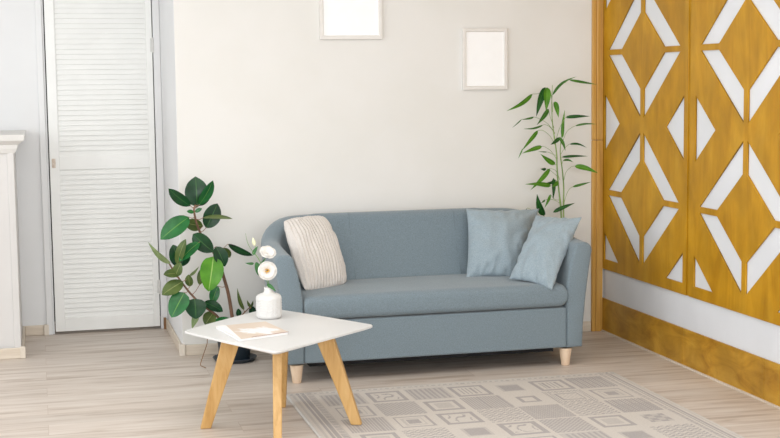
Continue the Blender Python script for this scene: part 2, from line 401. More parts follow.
# ------------------------------------------------------------------ rug
RX0, RX1, RY1, RY0 = 1.10, 2.795, 6.40, 3.95
def frac(v): return v-math.floor(v)
def cellpat(t, u, v, iu, iv):
    """0 cream, 1 light grey, 2 mid grey; u,v in 0..1"""
    d = min(u, v, 1-u, 1-v)      # distance from cell edge
    if t == 'stripe': return 2 if frac(u*8) < .5 and .06 < v < .94 and .05 < u < .95 else 1
    if t == 'frame_scribble':
        if d < .06: return 0
        if d < .17: return 2
        if d < .23: return 0
        return 2 if abs(frac(u*3+.35*math.sin(v*9+iu)+.2*math.sin(u*17))-.5) < .11 else 0
    if t == 'frame_stripe':
        if d < .05: return 0
        if d < .16: return 2
        if d < .24: return 0
        return 2 if frac(u*9) < .45 else 0
    if t == 'solid': return 0 if d < .2 else (2 if d > .26 else 1)
    if t == 'rings': return (0, 0, 2, 0, 0, 1, 0, 2, 2, 2)[min(9, int(d*20))]
    if t == 'ring': return (0, 0, 0, 0, 0, 2, 2, 0, 0, 0)[min(9, int(d*20))]
    if t == 'big_ring': return (0, 0, 2, 2, 0, 0, 1, 1, 1, 1)[min(9, int(d*20))]
    if t == 'hatch': return 2 if frac((u*9+v*9)) < .5 else 1
    if t == 'hatch2': return 2 if frac((u*11-v*9)) < .6 else 1
    if t == 'zig': return 2 if frac(v*8+abs(frac(u*5)-.5)*1.3) < .45 else 0
    if t == 'dots': return 0 if (frac(u*12) < .4 and frac(v*12) < .4) else 2
    if t == 'dash':
        if d < .14: return 2 if (frac(u*12)+frac(v*12)) % 1 < .5 else 0
        if d < .2: return 0
        if d < .26: return 2
        return 0 if frac((u+v)*8) < .7 else 1
    if t == 'vfine': return 2 if frac(u*14) < .55 else 1
    if t == 'diamond':
        q = (int(u*6)+int(v*6)) % 2
        return 0 if d < .22 else (2 if q else 1)
    return 0
ROWS = [['stripe','frame_scribble','stripe','frame_stripe','solid','frame_stripe','dots'],
        ['rings','hatch','big_ring','vfine','ring','dash','rings'],
        ['vfine','rings','frame_scribble','zig','hatch2','zig','dots'],
        ['big_ring','zig','solid','frame_scribble','hatch','big_ring','diamond'],
        ['hatch','ring','dots','rings','stripe','solid','zig'],
        ['frame_stripe','vfine','dash','zig','big_ring','frame_scribble','hatch2'],
        ['zig','solid','hatch','ring','dots','stripe','rings'],
        ['dash','frame_scribble','big_ring','vfine','zig','solid','dots'],
        ['rings','hatch2','stripe','frame_stripe','ring','dash','zig']]
CX0, CW, CY1, CH = 1.243, .2070, 6.320, .2475
def rugcol(x, y):
    dx0, dx1, dy1, dy0 = x-RX0, RX1-x, RY1-y, y-RY0
    if dx0 < .012 or dx1 < .014 or dy1 < .012 or dy0 < .012: return 3
    if dy1 < .080 or dy0 < .08:
        d = min(dy1, dy0)
        if .030 < d < .048: return 2 if frac(x*34) < .55 else 0
        if .058 < d < .066: return 1
        if dx0 > .14 and dx1 > .11: return 0
    if dx0 < CX0-RX0 or x > CX0+7*CW:
        d = dx0 if dx0 < .5 else dx1*1.3
        if d < .028: return 0
        if d < .036: return 1
        if d < .050: return 0
        if d < .066: return 2
        if d < .074: return 0
        if d < .088: return 2
        if d < .098: return 0
        if d < .122: return 0 if frac(y*44) < .4 else 2
        if d < .130: return 1
        return 0
    u = (x-CX0)/CW; v = (CY1-y)/CH; iu, iv = int(u), int(v)
    if v < 0 or iv >= len(ROWS): return 0
    u -= iu; v -= iv
    if min(u, 1-u) < .03 or min(v, 1-v) < .025: return 0
    return cellpat(ROWS[iv][iu], (u-.03)/.94, (v-.025)/.95, iu, iv)
me = bpy.data.meshes.new('patchwork_rug')
st = .0065; nx = round((RX1-RX0)/st); ny = round((RY1-RY0)/st)
def rz(x, y, i, j):
    edge = min(i, nx-i, j, ny-j)
    return .0025 if edge == 0 else .0075+.0008*noise.noise(Vector((x*6, y*6, 0)))
vs = []
for j in range(ny+1):
    for i in range(nx+1):
        x = RX0+(RX1-RX0)*i/nx; y = RY0+(RY1-RY0)*j/ny
        if j == ny: y += .006*noise.noise(Vector((x*30, 0, 5)))
        vs.append((x, y, rz(x, y, i, j)))
fs = []; mi = []
for j in range(ny):
    for i in range(nx):
        a = j*(nx+1)+i; fs.append((a, a+1, a+nx+2, a+nx+1))
        mi.append(rugcol(RX0+(RX1-RX0)*(i+.5)/nx, RY0+(RY1-RY0)*(j+.5)/ny))
nb = len(vs)
vs += [(RX0, RY0, .0005), (RX1, RY0, .0005), (RX1, RY1, .0005), (RX0, RY1, .0005)]
me.from_pydata(vs, [], fs+[(nb, nb+3, nb+2, nb+1)])
me.materials.clear()
rug = bpy.data.objects.new('patchwork_rug', me); COL.objects.link(rug)
for nm, c1, c2 in (('rug_cream', (199,192,184), (207,200,192)), ('rug_light_grey', (186,179,173), (194,188,182)), ('rug_mid_grey', (166,160,157), (176,170,167)), ('rug_binding', (198,194,189), (208,204,199))):
    me.materials.append(noise_mat(nm, c1, c2, (120,120,120), rough=1, spec=.05, bump=.4))
for p, k in zip(me.polygons, mi+[3]): p.material_index = k
tag(rug, 'grey and cream patchwork rug of woven squares lying in front of the sofa', 'rug')

# ------------------------------------------------------------------ sofa
sf = empty('sofa', (1.93, 7.0, 0)); tag(sf, 'blue-grey fabric two-seat tub sofa with curved flared arms on pale wooden feet', 'sofa')
SXL, SXR, SYF, SYB = 1.152, 2.714, 6.605, 7.40     # outer footprint at the base
cx, hw = (SXL+SXR)/2, (SXR-SXL)/2
# path of outer base line, from front left round the back to front right
def lerp(a, b, t): return a+(b-a)*t
def sm(t): t = max(0, min(1, t)); return t*t*(3-2*t)
R_ = .30
def path():
    pts = []
    n = 14
    for i in range(n+1): pts.append((SXL, lerp(SYF, SYB-R_, i/n), -1, 0))
    for i in range(1, 13):
        a = math.pi-math.pi/2*i/12; pts.append((SXL+R_+R_*math.cos(a), SYB-R_+R_*math.sin(a), math.cos(a), math.sin(a)))
    n = 24
    for i in range(1, n): pts.append((lerp(SXL+R_, SXR-R_, i/n), SYB, 0, 1))
    for i in range(12, -1, -1):
        a = math.pi/2*i/12; pts.append((SXR-R_+R_*math.cos(a), SYB-R_+R_*math.sin(a), math.cos(a), math.sin(a)))
    n = 14
    for i in range(n-1, -1, -1): pts.append((SXR, lerp(SYF, SYB-R_, i/n), 1, 0))
    return pts
PTS = path()
def station(x, y, nx_, ny_, shrink=0, dy=0):
    back = sm((y-(SYB-R_-.16))/(R_+.16)) if True else 0     # 0 at arm, 1 at back
    back = max(0, min(1, back))
    h = .648+.022*sm((y-SYF)/.45)+.100*sm((y-7.02)/.36)
    if abs(x-cx) < hw-R_: h += .004
    flare = .052*(1-back)+.012*back
    tt = .100*(1-back)+.125*back            # thickness near the top
    tb = .090*(1-back)+.265*back            # thickness at seat level
    s = shrink
    zb = .10
    prof = [(-s, zb+s), (flare*.10-s, .22), (flare*.35-s, .36), (flare*.7-s, .50), (flare-s, h-.045)]
    r = .040-s; ro = .040
    for k in range(1, 5):
        a = math.pi/2*k/5; prof.append((flare-s-r*(1-math.cos(a)), h-.040+r*math.sin(a)))
    top_in = flare-tt
    prof.append((lerp(flare-ro, top_in+ro, .5), h-s))
    for k in range(4, 0, -1):
        a = math.pi/2*k/5; prof.append((top_in+s+r*(1-math.cos(a)), h-.040+r*math.sin(a)))
    prof += [(top_in+s, h-.045), (lerp(top_in, -tb, .35)+s, .56), (lerp(top_in, -tb, .8)+s, .46), (-tb+s, .40), (-tb+s, .31), (-tb+s, .20), (-tb+s, zb+s)]
    return [Vector((x+nx_*o, y+ny_*o+dy, z)) for o, z in prof]
bm = bmesh.new(); rings = []
st_l = []
x, y, a, c = PTS[0]
cap = [(.016, 0), (.007, -.006+.006), (0, .012)]
stn = [station(x, y, a, c, .014, 0), station(x, y, a, c, .006, .003), station(x, y, a, c, .001, .010), station(x, y+.02, a, c)]
stn += [station(*p) for p in PTS[1:-1]]
x, y, a, c = PTS[-1]
stn += [station(x, y+.02, a, c), station(x, y, a, c, .001, .010), station(x, y, a, c, .006, .003), station(x, y, a, c, .014, 0)]
for s in stn: rings.append([bm.verts.new(v) for v in s])
n = len(rings[0])
for i in range(len(rings)-1):
    for q in range(n): bm.faces.new([rings[i][q], rings[i][(q+1)%n], rings[i+1][(q+1)%n], rings[i+1][q]])
bm.faces.new(rings[0]); bm.faces.new(rings[-1])
obj('sofa_shell', bm, M['sofa'], sf, smooth=True)
# front panel and black underside
AI0, AI1 = SXL+.090, SXR-.090
bm = bmesh.new(); box(bm, AI0-.001, AI1+.001, SYF+.004, 7.13, .102, .312)
obj('seat_base', bm, M['sofa'], sf, smooth=False, bevel=.008)
bm = bmesh.new(); box(bm, SXL+.13, SXR-.13, SYF+.09, 7.26, .068, .1); box(bm, SXL+.02, SXR-.02, SYF+.03, 7.28, .1, .1015)  # thin cover sheet, plus a lower black box added to deepen the shade below
obj('dust_cover_shade_box', bm, M['under'], sf)
# seat cushion
def cushion(bm, x0, x1, y0, y1, z0, z1, r, crown=.012, nx=36, ny=20):
    def P(u, v, top):
        X, Y = lerp(x0, x1, u), lerp(y0, y1, v)
        dx, dy = min(X-x0, x1-X), min(Y-y0, y1-Y)
        return X, Y
    us = [0, .25*r, r*.6, r]; L = x1-x0; W = y1-y0
    xs = [0, .12*r, .45*r, r]+[r+(L-2*r)*i/nx for i in range(1, nx)]+[L-r, L-.45*r, L-.12*r, L]
    ys_ = [0, .12*r, .45*r, r]+[r+(W-2*r)*i/ny for i in range(1, ny)]+[W-r, W-.45*r, W-.12*r, W]
    def drop(d):
        d = min(d, r); return r-math.sqrt(max(0, r*r-(r-d)**2))
    zc = (z0+z1)/2
    grids = []
    for top in (1, -1):
        g = []
        for Y in ys_:
            row = []
            for X in xs:
                dd = drop(min(X, L-X)) + drop(min(Y, W-Y)); dd = min(dd, r)
                hz = (z1-z0)/2-dd
                cr = crown*math.sin(math.pi*X/L)**.6*math.sin(math.pi*Y/W)**.6 if 0 < X < L and 0 < Y < W else 0
                z = zc+hz+cr + .0015*noise.noise(Vector((X*7, Y*7, 1))) if top == 1 else zc-hz
                row.append(bm.verts.new((x0+X, y0+Y, z)))
            g.append(row)
        for j in range(len(ys_)-1):
            for i in range(len(xs)-1): bm.faces.new([g[j][i], g[j][i+1], g[j+1][i+1], g[j+1][i]])
        grids.append(g)
    a, c = grids; nX, nY = len(xs), len(ys_)
    border = [(0, i) for i in range(nX)]+[(j, nX-1) for j in range(1, nY)]+[(nY-1, i) for i in range(nX-2, -1, -1)]+[(j, 0) for j in range(nY-2, 0, -1)]
    for k in range(len(border)):
        p, q = border[k], border[(k+1) % len(border)]
        bm.faces.new([a[p[0]][p[1]], a[q[0]][q[1]], c[q[0]][q[1]], c[p[0]][p[1]]])
bm = bmesh.new(); cushion(bm, AI0+.002, AI1-.001, SYF-.012, 7.150, .318, .434, .030, crown=.010)
obj('seat_cushion', bm, M['sofa'], sf, smooth=True)
# seams
def seam(pts, r=.0016):
    bm = bmesh.new(); tube(bm, smooth_path(pts, 8), r, 6); return obj('seam', bm, M['sofa_seam'], sf, smooth=True)
for xs_ in (1.63, 2.225):
    i = min(range(len(PTS)), key=lambda k: abs(PTS[k][0]-xs_)+(0 if PTS[k][1] > 7.39 else 9))
    p = station(*PTS[i]); seam([v+Vector((xs_-PTS[i][0], -.0008, 0)) for v in p[9:18]])
seam([(AI0-.004, SYF+.003, .11), (AI0-.004, SYF+.002, .2), (AI0-.004, SYF+.002, .318)])
seam([(AI1+.004, SYF+.003, .11), (AI1+.004, SYF+.002, .2), (AI1+.004, SYF+.002, .318)])
p = station(*PTS[1]);
bm = bmesh.new(); xx = SXL-.030
box(bm, xx-.0035, xx+.004, SYF+.022, SYF+.034, .475, .525); o = obj('care_tag', bm, M['tag'], sf); o['label'] = 'small black fabric tag'
for fx, fy in ((SXL+.056, 6.655), (SXR-.078, 6.655), (SXL+.11, 7.25), (SXR-.11, 7.25)):
    bm = bmesh.new(); lathe(bm, [(.020, 0), (.022, .002), (.0335, .088), (.034, .0925)], (fx, fy, .0), 28)
    o = obj('foot', bm, M['beech'], sf, smooth=False)
    for p in o.data.polygons: p.use_smooth = abs(p.normal.z) < .8
    o['label'] = 'tapered pale wooden foot'

# ------------------------------------------------------------------ pillows
def pillow(name, c, thick, mat, label, cat='cushion', side4=None, rnd_=0, ribs=0, wr=.006, seed=0, inward=.075, res=72, pw=2.3, group=None):
    """c: TL, TR, BR, BL in world; bulges on both sides of that quad"""
    TL, TR, BR, BL = [Vector(v) for v in c]; nrm = ((TR-BL).cross(TL-BR)).normalized()
    if nrm.dot(CAM-TL) < 0: nrm = -nrm
    bm = bmesh.new(); G = []
    for side in (1, -1):
        g = []
        for j in range(res+1):
            row = []
            for i in range(res+1):
                u, v = -1+2*i/res, -1+2*j/res
                if side == -1 and (i in (0, res) or j in (0, res)): row.append(G[0][j][i]); continue
                iu_, iv_ = (inward, inward) if side4 is None else (side4[0] if u < 0 else side4[1], side4[2] if v > 0 else side4[3])
                kk = 1-rnd_*abs(u*v)**4
                uu = u*(1-iu_*(1-v*v))*kk; vv = v*(1-iv_*(1-u*u))*kk
                p = ((TL*(1-uu)+TR*(1+uu))*(1+vv)+(BL*(1-uu)+BR*(1+uu))*(1-vv))/4
                e = max(0, (1-abs(u)**pw))**.62*max(0, (1-abs(v)**pw))**.62
                hgt = thick*e
                q = Vector((u*2.2+seed, v*2.2, side*3))
                edge = (max(abs(u), abs(v)))**3
                hgt += wr*e**.35*(noise.noise(q*1.4)+.7*noise.noise(q*3.1)*edge*1.5)
                # gathered folds running in from the edges
                if ribs == 0:
                    hgt += wr*.8*e**.3*edge*math.sin((u if abs(v) > abs(u) else v)*17+seed+2*noise.noise(q))*(.5+noise.noise(q*2))
                if ribs: hgt += .0028*math.cos(u*math.pi*ribs+1.2*noise.noise(q*.9))*e**.2
                row.append(bm.verts.new(p+nrm*side*hgt))
            g.append(row)
        G.append(g)
        for j in range(res):
            for i in range(res): bm.faces.new([g[j][i], g[j][i+1], g[j+1][i+1], g[j+1][i]])
    o = obj(name, bm, mat, None, smooth=True); tag(o, label, cat, group)
    return o
pillow('throw_pillow', [at(466.0,208.5,7.225), at(539.5,208.5,7.215), at(521,279,6.93), at(466,278.5,6.985)], .085, M['blue_pillow'],
       'pale blue square cushion leaning on the sofa back, behind the other blue one', seed=3, wr=.012, group='pale blue cushions on the sofa')
pillow('throw_pillow', [at(536,214.5,7.00), at(582,217.0,6.76), at(552,290.5,6.572), at(509,279,6.765)], .066, M['blue_pillow'],
       'pale blue square cushion tilted against the right sofa arm, in front of its twin', seed=8, wr=.012, group='pale blue cushions on the sofa')
pillow('ribbed_pillow', [at(281.5,219.5,7.05), at(325,214.5,7.17), at(348.5,284,6.97), at(304,292,6.80)], .065, M['cream_pillow'],
       'cream ribbed cushion leaning in the left corner of the sofa', ribs=16, seed=5, wr=.008, res=150, side4=(.0, -.11, .0, -.03), rnd_=.07, pw=2.8)

# ------------------------------------------------------------------ coffee table
TZ = .430
tb_ = empty('coffee_table', (.975, 5.84, 0)); tag(tb_, 'square white coffee table on four splayed oak legs standing before the sofa', 'table')
cor = [Vector((.575, 5.905)), Vector((.882, 5.325)), Vector((1.402, 5.785)), Vector((1.033, 6.385))]
ctr = sum(cor, Vector((0, 0)))/4
def round_poly(cor, r, n=7, bulge=.006):
    out = []; m_ = len(cor)
    for i in range(m_):
        p, a, c = cor[i], cor[i-1], cor[(i+1) % m_]
        d1 = (a-p).normalized(); d2 = (c-p).normalized()
        s, e_ = p+d1*r, p+d2*r
        for k in range(n+1):
            t = k/n; out.append((s*(1-t)**2+p*2*t*(1-t)+e_*t*t))
        for k in range(1, 8):        # slightly bowed side
            t = k/8; q = e_.lerp(c-(c-p).normalized()*r, t); nn = Vector(((c-p).y, -(c-p).x)).normalized()
            if (q+nn-ctr).length < (q-ctr).length: nn = -nn
            out.append(q+nn*bulge*math.sin(math.pi*t))
    return out
pl = round_poly(cor, .035)
bm = bmesh.new(); rings = []
for ins, z in ((.002, TZ), (0, TZ-.002), (0, TZ-.009), (.003, TZ-.0105), (.034, TZ-.020)):
    rings.append([bm.verts.new((*(p+(ctr-p).normalized()*ins), z)) for p in pl])
for i in range(len(rings)-1):
    for q in range(len(pl)): bm.faces.new([rings[i][q], rings[i][(q+1) % len(pl)], rings[i+1][(q+1) % len(pl)], rings[i+1][q]])
bm.faces.new(rings[0]); bm.faces.new(rings[-1][::-1])
obj('table_top', bm, M['table_white'], tb_)
bm = bmesh.new()
subc = [ctr+(p-ctr)*.56 for p in cor]
for a, c in ((0, 2), (1, 3)):
    d = (subc[c]-subc[a]).normalized(); nn = Vector((-d.y, d.x))*.022; zz = (TZ-.020, TZ-.042)
    v = [bm.verts.new((*(subc[k]+nn*s), z)) for z in zz for k, s in ((a, -1), (a, 1), (c, 1), (c, -1))]
    bm.faces.new(v[:4]); bm.faces.new(v[4:][::-1])
    for q in range(4): bm.faces.new([v[q], v[(q+1) % 4], v[4+(q+1) % 4], v[4+q]])
obj('cross_rail', bm, M['oak'], tb_)
feet = [(.662, 5.885), (.906, 5.46), (1.299, 5.722), (1.050, 6.175)]
tops = [(.784, 5.845), (.934, 5.585), (1.168, 5.775), (1.046, 6.040)]
def leg(i, wt, wb, tt, tb2):
    f, t = Vector((*feet[i], .0092 if i == 2 else 0)), Vector((*tops[i], TZ-.0195)); ax = (f-t)
    rad = Vector((f.x-ctr.x, f.y-ctr.y, 0)).normalized(); side = Vector((-rad.y, rad.x, 0))
    bm = bmesh.new(); R = []
    for p, w, th in ((t, wt, tt), (f, wb, tb2)):
        R.append([bm.verts.new(p+rad*a*w/2+side*c*th/2) for a, c in ((-1,-1),(1,-1),(1,1),(-1,1))])
    for q in range(4): bm.faces.new([R[0][q], R[0][(q+1)%4], R[1][(q+1)%4], R[1][q]])
    bm.faces.new(R[0]); bm.faces.new(R[1][::-1])
    obj('leg', bm, M['oak'], tb_, bevel=.004)
for i in range(4): leg(i, .082, .046, .040, .034)

# magazine
mg = empty('magazine', (.86, 5.75, TZ)); tag(mg, 'closed magazine with a tan and white cover lying flat on the white coffee table', 'magazine')
mc = [Vector((.719, 5.905)), Vector((.775, 5.575)), Vector((.998, 5.672)), Vector((.945, 5.955))]
def slab(pts, z0, z1):
    bm = bmesh.new(); a = [bm.verts.new((p.x, p.y, z0)) for p in pts]; c = [bm.verts.new((p.x, p.y, z1)) for p in pts]
    bm.faces.new(a[::-1]); bm.faces.new(c)
    for q in range(len(pts)): bm.faces.new([a[q], a[(q+1) % len(pts)], c[(q+1) % len(pts)], c[q]])
    return bm
obj('page_block', slab([p+(Vector((.86, 5.77))-p)*.015 for p in mc], TZ+.0008, TZ+.011), M['pages'], mg)
m, nt, b = new_mat('magazine_cover', .4, .5)
v = mapped(nt, (1,1,1)); sp = N(nt, 'ShaderNodeSeparateXYZ'); nt.links.new(v, sp.inputs[0])
n_ = N(nt, 'ShaderNodeTexNoise'); n_.inputs['Scale'].default_value = 18; n_.inputs['Detail'].default_value = 6; nt.links.new(v, n_.inputs['Vector'])
# pale brushed patch through the middle of a tan cover
d_ = N(nt, 'ShaderNodeVectorMath', operation='DISTANCE'); d_.inputs[1].default_value = (.885, 5.74, TZ); nt.links.new(v, d_.inputs[0])
ad = N(nt, 'ShaderNodeMath', operation='MULTIPLY_ADD'); ad.inputs[1].default_value = .16; nt.links.new(n_.outputs['Fac'], ad.inputs[0]); nt.links.new(d_.outputs['Value'], ad.inputs[2])
r = N(nt, 'ShaderNodeValToRGB'); r.color_ramp.elements[0].position = .145; r.color_ramp.elements[1].position = .165
r.color_ramp.elements[0].color = lin((238,236,236)); r.color_ramp.elements[1].color = lin((216,198,180))
nt.links.new(ad.outputs[0], r.inputs['Fac']); nt.links.new(r.outputs['Color'], b.inputs['Base Color'])
obj('cover', slab(mc, TZ+.0112, TZ+.0122), m, mg)
L0, L1 = mc[0], mc[1]; w1 = (mc[2]-mc[1])*.03; w0 = (mc[3]-mc[0])*.20
obj('cover_strip', slab([L0, L1, L1+w1, L0+w0], TZ+.0124, TZ+.0130), M['pages'], mg)
e0 = mc[1].lerp(mc[2], .25); e1 = mc[2]; inn = (mc[0]-mc[1]).normalized()*.004
o = obj('cover_edge', slab([e0, e1, e1+inn, e0+inn], TZ+.0124, TZ+.0130), M['spine_red'], mg); o['label'] = 'thin dark red line along the cover edge'

# ------------------------------------------------------------------ vase with flowers
VX, VY = .987, 6.110
bm = bmesh.new()
pr = [(.046,0),(.052,.002),(.0565,.008)]+[(.0582, .014+.078*i/22) for i in range(23)]+[(.0565,.099),(.050,.106),(.040,.1105),(.029,.114),(.022,.119),(.0195,.126),(.0195,.134),(.021,.139),(.0195,.141),(.0165,.139),(.0160,.120),(.016,.100)]
def vm(a, z):
    if .012 < z < .095:
        w = 14; col = math.floor(a/(2*math.pi)*w); s = 1 if col % 2 else -1
        f = abs(frac(a/(2*math.pi)*w)-.5)*2
        return 1+.020*math.sin((z*520)+s*(frac(a/(2*math.pi)*w)-.5)*4.5)*(1-f**4)-.02*f**6
    return 1
lathe(bm, pr, (VX, VY, TZ+.0005), 196, vm)
vz = obj('ribbed_vase', bm, M['ceramic'], None, smooth=True); tag(vz, 'small white ceramic bottle vase with herringbone relief on the coffee table', 'vase')

def leaf(name, base, tip, w, mat, parent, roll=0., fold=.12, curve=.08, shape='oval', nu=6, nv=12, droop=None):
    """flat blade from base to tip, width w, rolled about its own axis"""
    base, tip = Vector(base), Vector(tip); ax = tip-base; L = ax.length; d = ax/L
    view = (CAM-base).normalized(); s = d.cross(view).normalized(); nrm = s.cross(d).normalized()
    if nrm.dot(view) < 0: nrm = -nrm
    c, q = math.cos(roll), math.sin(roll); s, nrm = s*c+nrm*q, nrm*c-s*q
    ww = w/max(.35, abs(c))
    bm = bmesh.new(); uvl = bm.loops.layers.uv.new('UVMap'); G = []
    for j in range(nv+1):
        t = j/nv
        if shape == 'oval': pw_ = math.sin(math.pi*min(1, t**.92))**.62 if 0 < t < 1 else 0; pw_ *= (1 if t < .85 else 1-.25*(t-.85)/.15)
        elif shape == 'egg': pw_ = (math.sin(math.pi*t**.75)**.6 if 0 < t < 1 else 0)
        else: pw_ = (math.sin(math.pi*t**.62)**.9 if 0 < t < 1 else 0)*(1-.15*t)
        bend = math.sin(math.pi*t)*curve*L
        row = []
        for i in range(nu+1):
            u = -1+2*i/nu; hw_ = ww/2*max(pw_, .02)
            p = base+d*(L*t)+s*u*hw_+nrm*(bend+fold*abs(u)*hw_)+s*(droop or 0)*math.sin(math.pi*t)*L
            row.append((bm.verts.new(p), (.5+u/2, t)))
        G.append(row)
    for j in range(nv):
        for i in range(nu):
            qd = [G[j][i], G[j][i+1], G[j+1][i+1], G[j+1][i]]
            f = bm.faces.new([z[0] for z in qd])
            for lp, z in zip(f.loops, qd): lp[uvl].uv = z[1]
    me = bpy.data.meshes.new(name); bm.to_mesh(me); bm.free()
    for p in me.polygons: p.use_smooth = True
    return link(name, me, M[mat], parent)

fl = empty('flower_sprig', (VX, VY, TZ+.1)); tag(fl, 'sprig of two open white flowers and a bud standing in the white vase', 'flowers')
def V3(x, y, dy=0): return at(x, y, VY+dy)
bm = bmesh.new()
tube(bm, smooth_path([(VX, VY, TZ+.04), (VX, VY, TZ+.135), V3(266.5,280,-.004), V3(263,268,-.004), V3(258,258,-.002), V3(253.5,252.5)], 4), .0020, 6)
tube(bm, smooth_path([(VX+.003, VY, TZ+.04), (VX+.003, VY, TZ+.135), V3(268.5,281,-.008), V3(267.5,275,-.014)], 4), .0018, 6)
tube(bm, smooth_path([V3(262,266), V3(264.5,260,-.002), V3(267,255.5,-.008)], 4), .0014, 6)
tube(bm, smooth_path([V3(253.5,252.5), V3(249,246), V3(246.8,240), V3(245.5,233)], 4), [.0012]*9+[.0010, .0008, .0006, .0004], 6)
tube(bm, smooth_path([V3(255,254.5), V3(256,249), V3(254.8,245.5)], 4), .0013, 6)
obj('stem', bm, M['stem'], fl, smooth=True)
def flower(cpt, face, R, squash=1, stam=True, seed=0):
    rnd = random.Random(seed); n3 = face.normalized(); a = n3.orthogonal().normalized(); bb = n3.cross(a)
    bm = bmesh.new()
    for ring, (cnt, Rr, cup) in enumerate(((6, R, .42), (5, R*.80, .75))):
        for k in range(cnt):
            an = 2*math.pi*(k+.5*ring)/cnt+rnd.uniform(-.1, .1); dr_ = a*math.cos(an)+bb*math.sin(an); sd = n3.cross(dr_)
            G = []
            for j in range(8):
                t = j/7; row = []
                for i in range(7):
                    u = -1+i/3; wd = Rr*.66*math.sin(math.pi*min(.93, .12+.68*t))*u
                    rr = Rr*(t-.10*t*u*u); z = Rr*(cup*t**.7-.35*cup*t**4)+.10*Rr*u*u*t+.03*Rr*math.sin(5*u+k+seed)*t
                    row.append(bm.verts.new(cpt+dr_*rr*.96+sd*wd+n3*(z-R*.35)))
                G.append(row)
            for j in range(7):
                for i in range(6): bm.faces.new([G[j][i], G[j][i+1], G[j+1][i+1], G[j+1][i]])
    o = obj('flower_head', bm, M['petal'], fl, smooth=True)
    md = o.modifiers.new('Solid', 'SOLIDIFY'); md.thickness = .0005
    if stam:
        bm = bmesh.new()
        for k in range(9):
            an = k*2.4; p0 = cpt-n3*R*.3+(a*math.cos(an)+bb*math.sin(an))*R*.05*(k % 3); p1 = cpt+n3*R*.12+(a*math.cos(an)+bb*math.sin(an))*R*.24*(.4+.3*(k % 3))
            tube(bm, [p0, p0.lerp(p1, .7), p1], [.0008, .0016, .0024], 6)
        obj('stamen', bm, M['stamen'], o, smooth=True)
        pass
    return o
def toc(p): return (CAM-p).normalized()
c1, c2 = V3(267.5,270.8,-.022), V3(268,251.8,-.012)
flower(c1, toc(c1)+Vector((.05, 0, -.05)), .0455, seed=1)
flower(c2, toc(c2)*.75+Vector((.25, 0, .75)), .040, stam=False, seed=4)
bm = bmesh.new(); bp_ = V3(254.8,246); tp_ = V3(252.8,237.5)
tube(bm, [bp_.lerp(tp_, t) for t in (0, .15, .35, .6, .85, 1)], [.002, .0065, .0085, .0070, .0035, .0008], 10)
obj('bud', bm, M['bud'], fl, smooth=True)
leaf('leaf', V3(254,263.5), V3(245,263), .013, 'eust', fl, .4, shape='lance')
leaf('leaf', V3(256,262), V3(260,276.5), .030, 'eust', fl, .3, shape='oval')
leaf('leaf', V3(253,255), V3(258,246), .018, 'eust', fl, .5, shape='lance')
leaf('leaf', V3(267,284,-.01), V3(276,291.5,-.03), .018, 'eust', fl, .4, shape='lance')
leaf('leaf', V3(261,265), V3(266,257.5), .010, 'eust', fl, .3, shape='lance')

# ------------------------------------------------------------------ rubber plant
PX, PY = .988, 7.30
fp = empty('potted_rubber_plant', (PX, PY, 0)); tag(fp, 'rubber plant with big glossy leaves in a dark slate pot left of the sofa', 'plant')
bm = bmesh.new(); lathe(bm, [(.098,0),(.104,.002),(.116,.018),(.119,.021),(.115,.022),(.100,.010)], (PX, PY, .0005), 48)
obj('saucer', bm, M['pot'], fp, smooth=True)
bm = bmesh.new(); lathe(bm, [(.076,0),(.080,.003),(.100,.165),(.106,.168),(.108,.200),(.103,.201),(.099,.175)], (PX, PY, .011), 48)
obj('plant_pot', bm, M['pot'], fp, smooth=True)
bm = bmesh.new(); lathe(bm, [(.001,.170),(.0985,.176),(.0988,.178),(.05,.186),(.001,.188)], (PX, PY, .011), 32)
obj('soil', bm, M['soil'], fp, smooth=True)
def K(x, y, dy=0): return at(x, y, PY-.04+dy)
trunk = [(PX, PY, .19), K(233,322), K(228.8,296), K(224,278), K(219,262), K(212,250), K(205,240), K(200,232,-.01), K(196,221,-.01), K(194,210,-.01), K(195.5,205,-.01)]
br2 = [(PX-.01, PY, .19), K(226,328,-.02), K(216,315,-.03), K(202,305,-.05), K(190,293,-.06), K(180,280,-.06), K(173,270,-.06), K(169.5,264,-.06)]
br3 = [(PX+.02, PY, .19), K(236,321,-.02), K(243,314,-.03), K(249,308,-.03), K(252,304,-.03)]
bm = bmesh.new()
def rr(a, c, n): return [a+(c-a)*i/(n-1) for i in range(n)]
for path_, r0, r1 in ((trunk, .0105, .0045), (br2, .0075, .004), (br3, .004, .002)):
    sp_ = smooth_path(path_, 5); tube(bm, sp_, rr(r0, r1, len(sp_)), 9)
obj('trunk', bm, M['bark'], fp, smooth=True)
SP = [smooth_path(p, 6) for p in (trunk, br2, br3)]
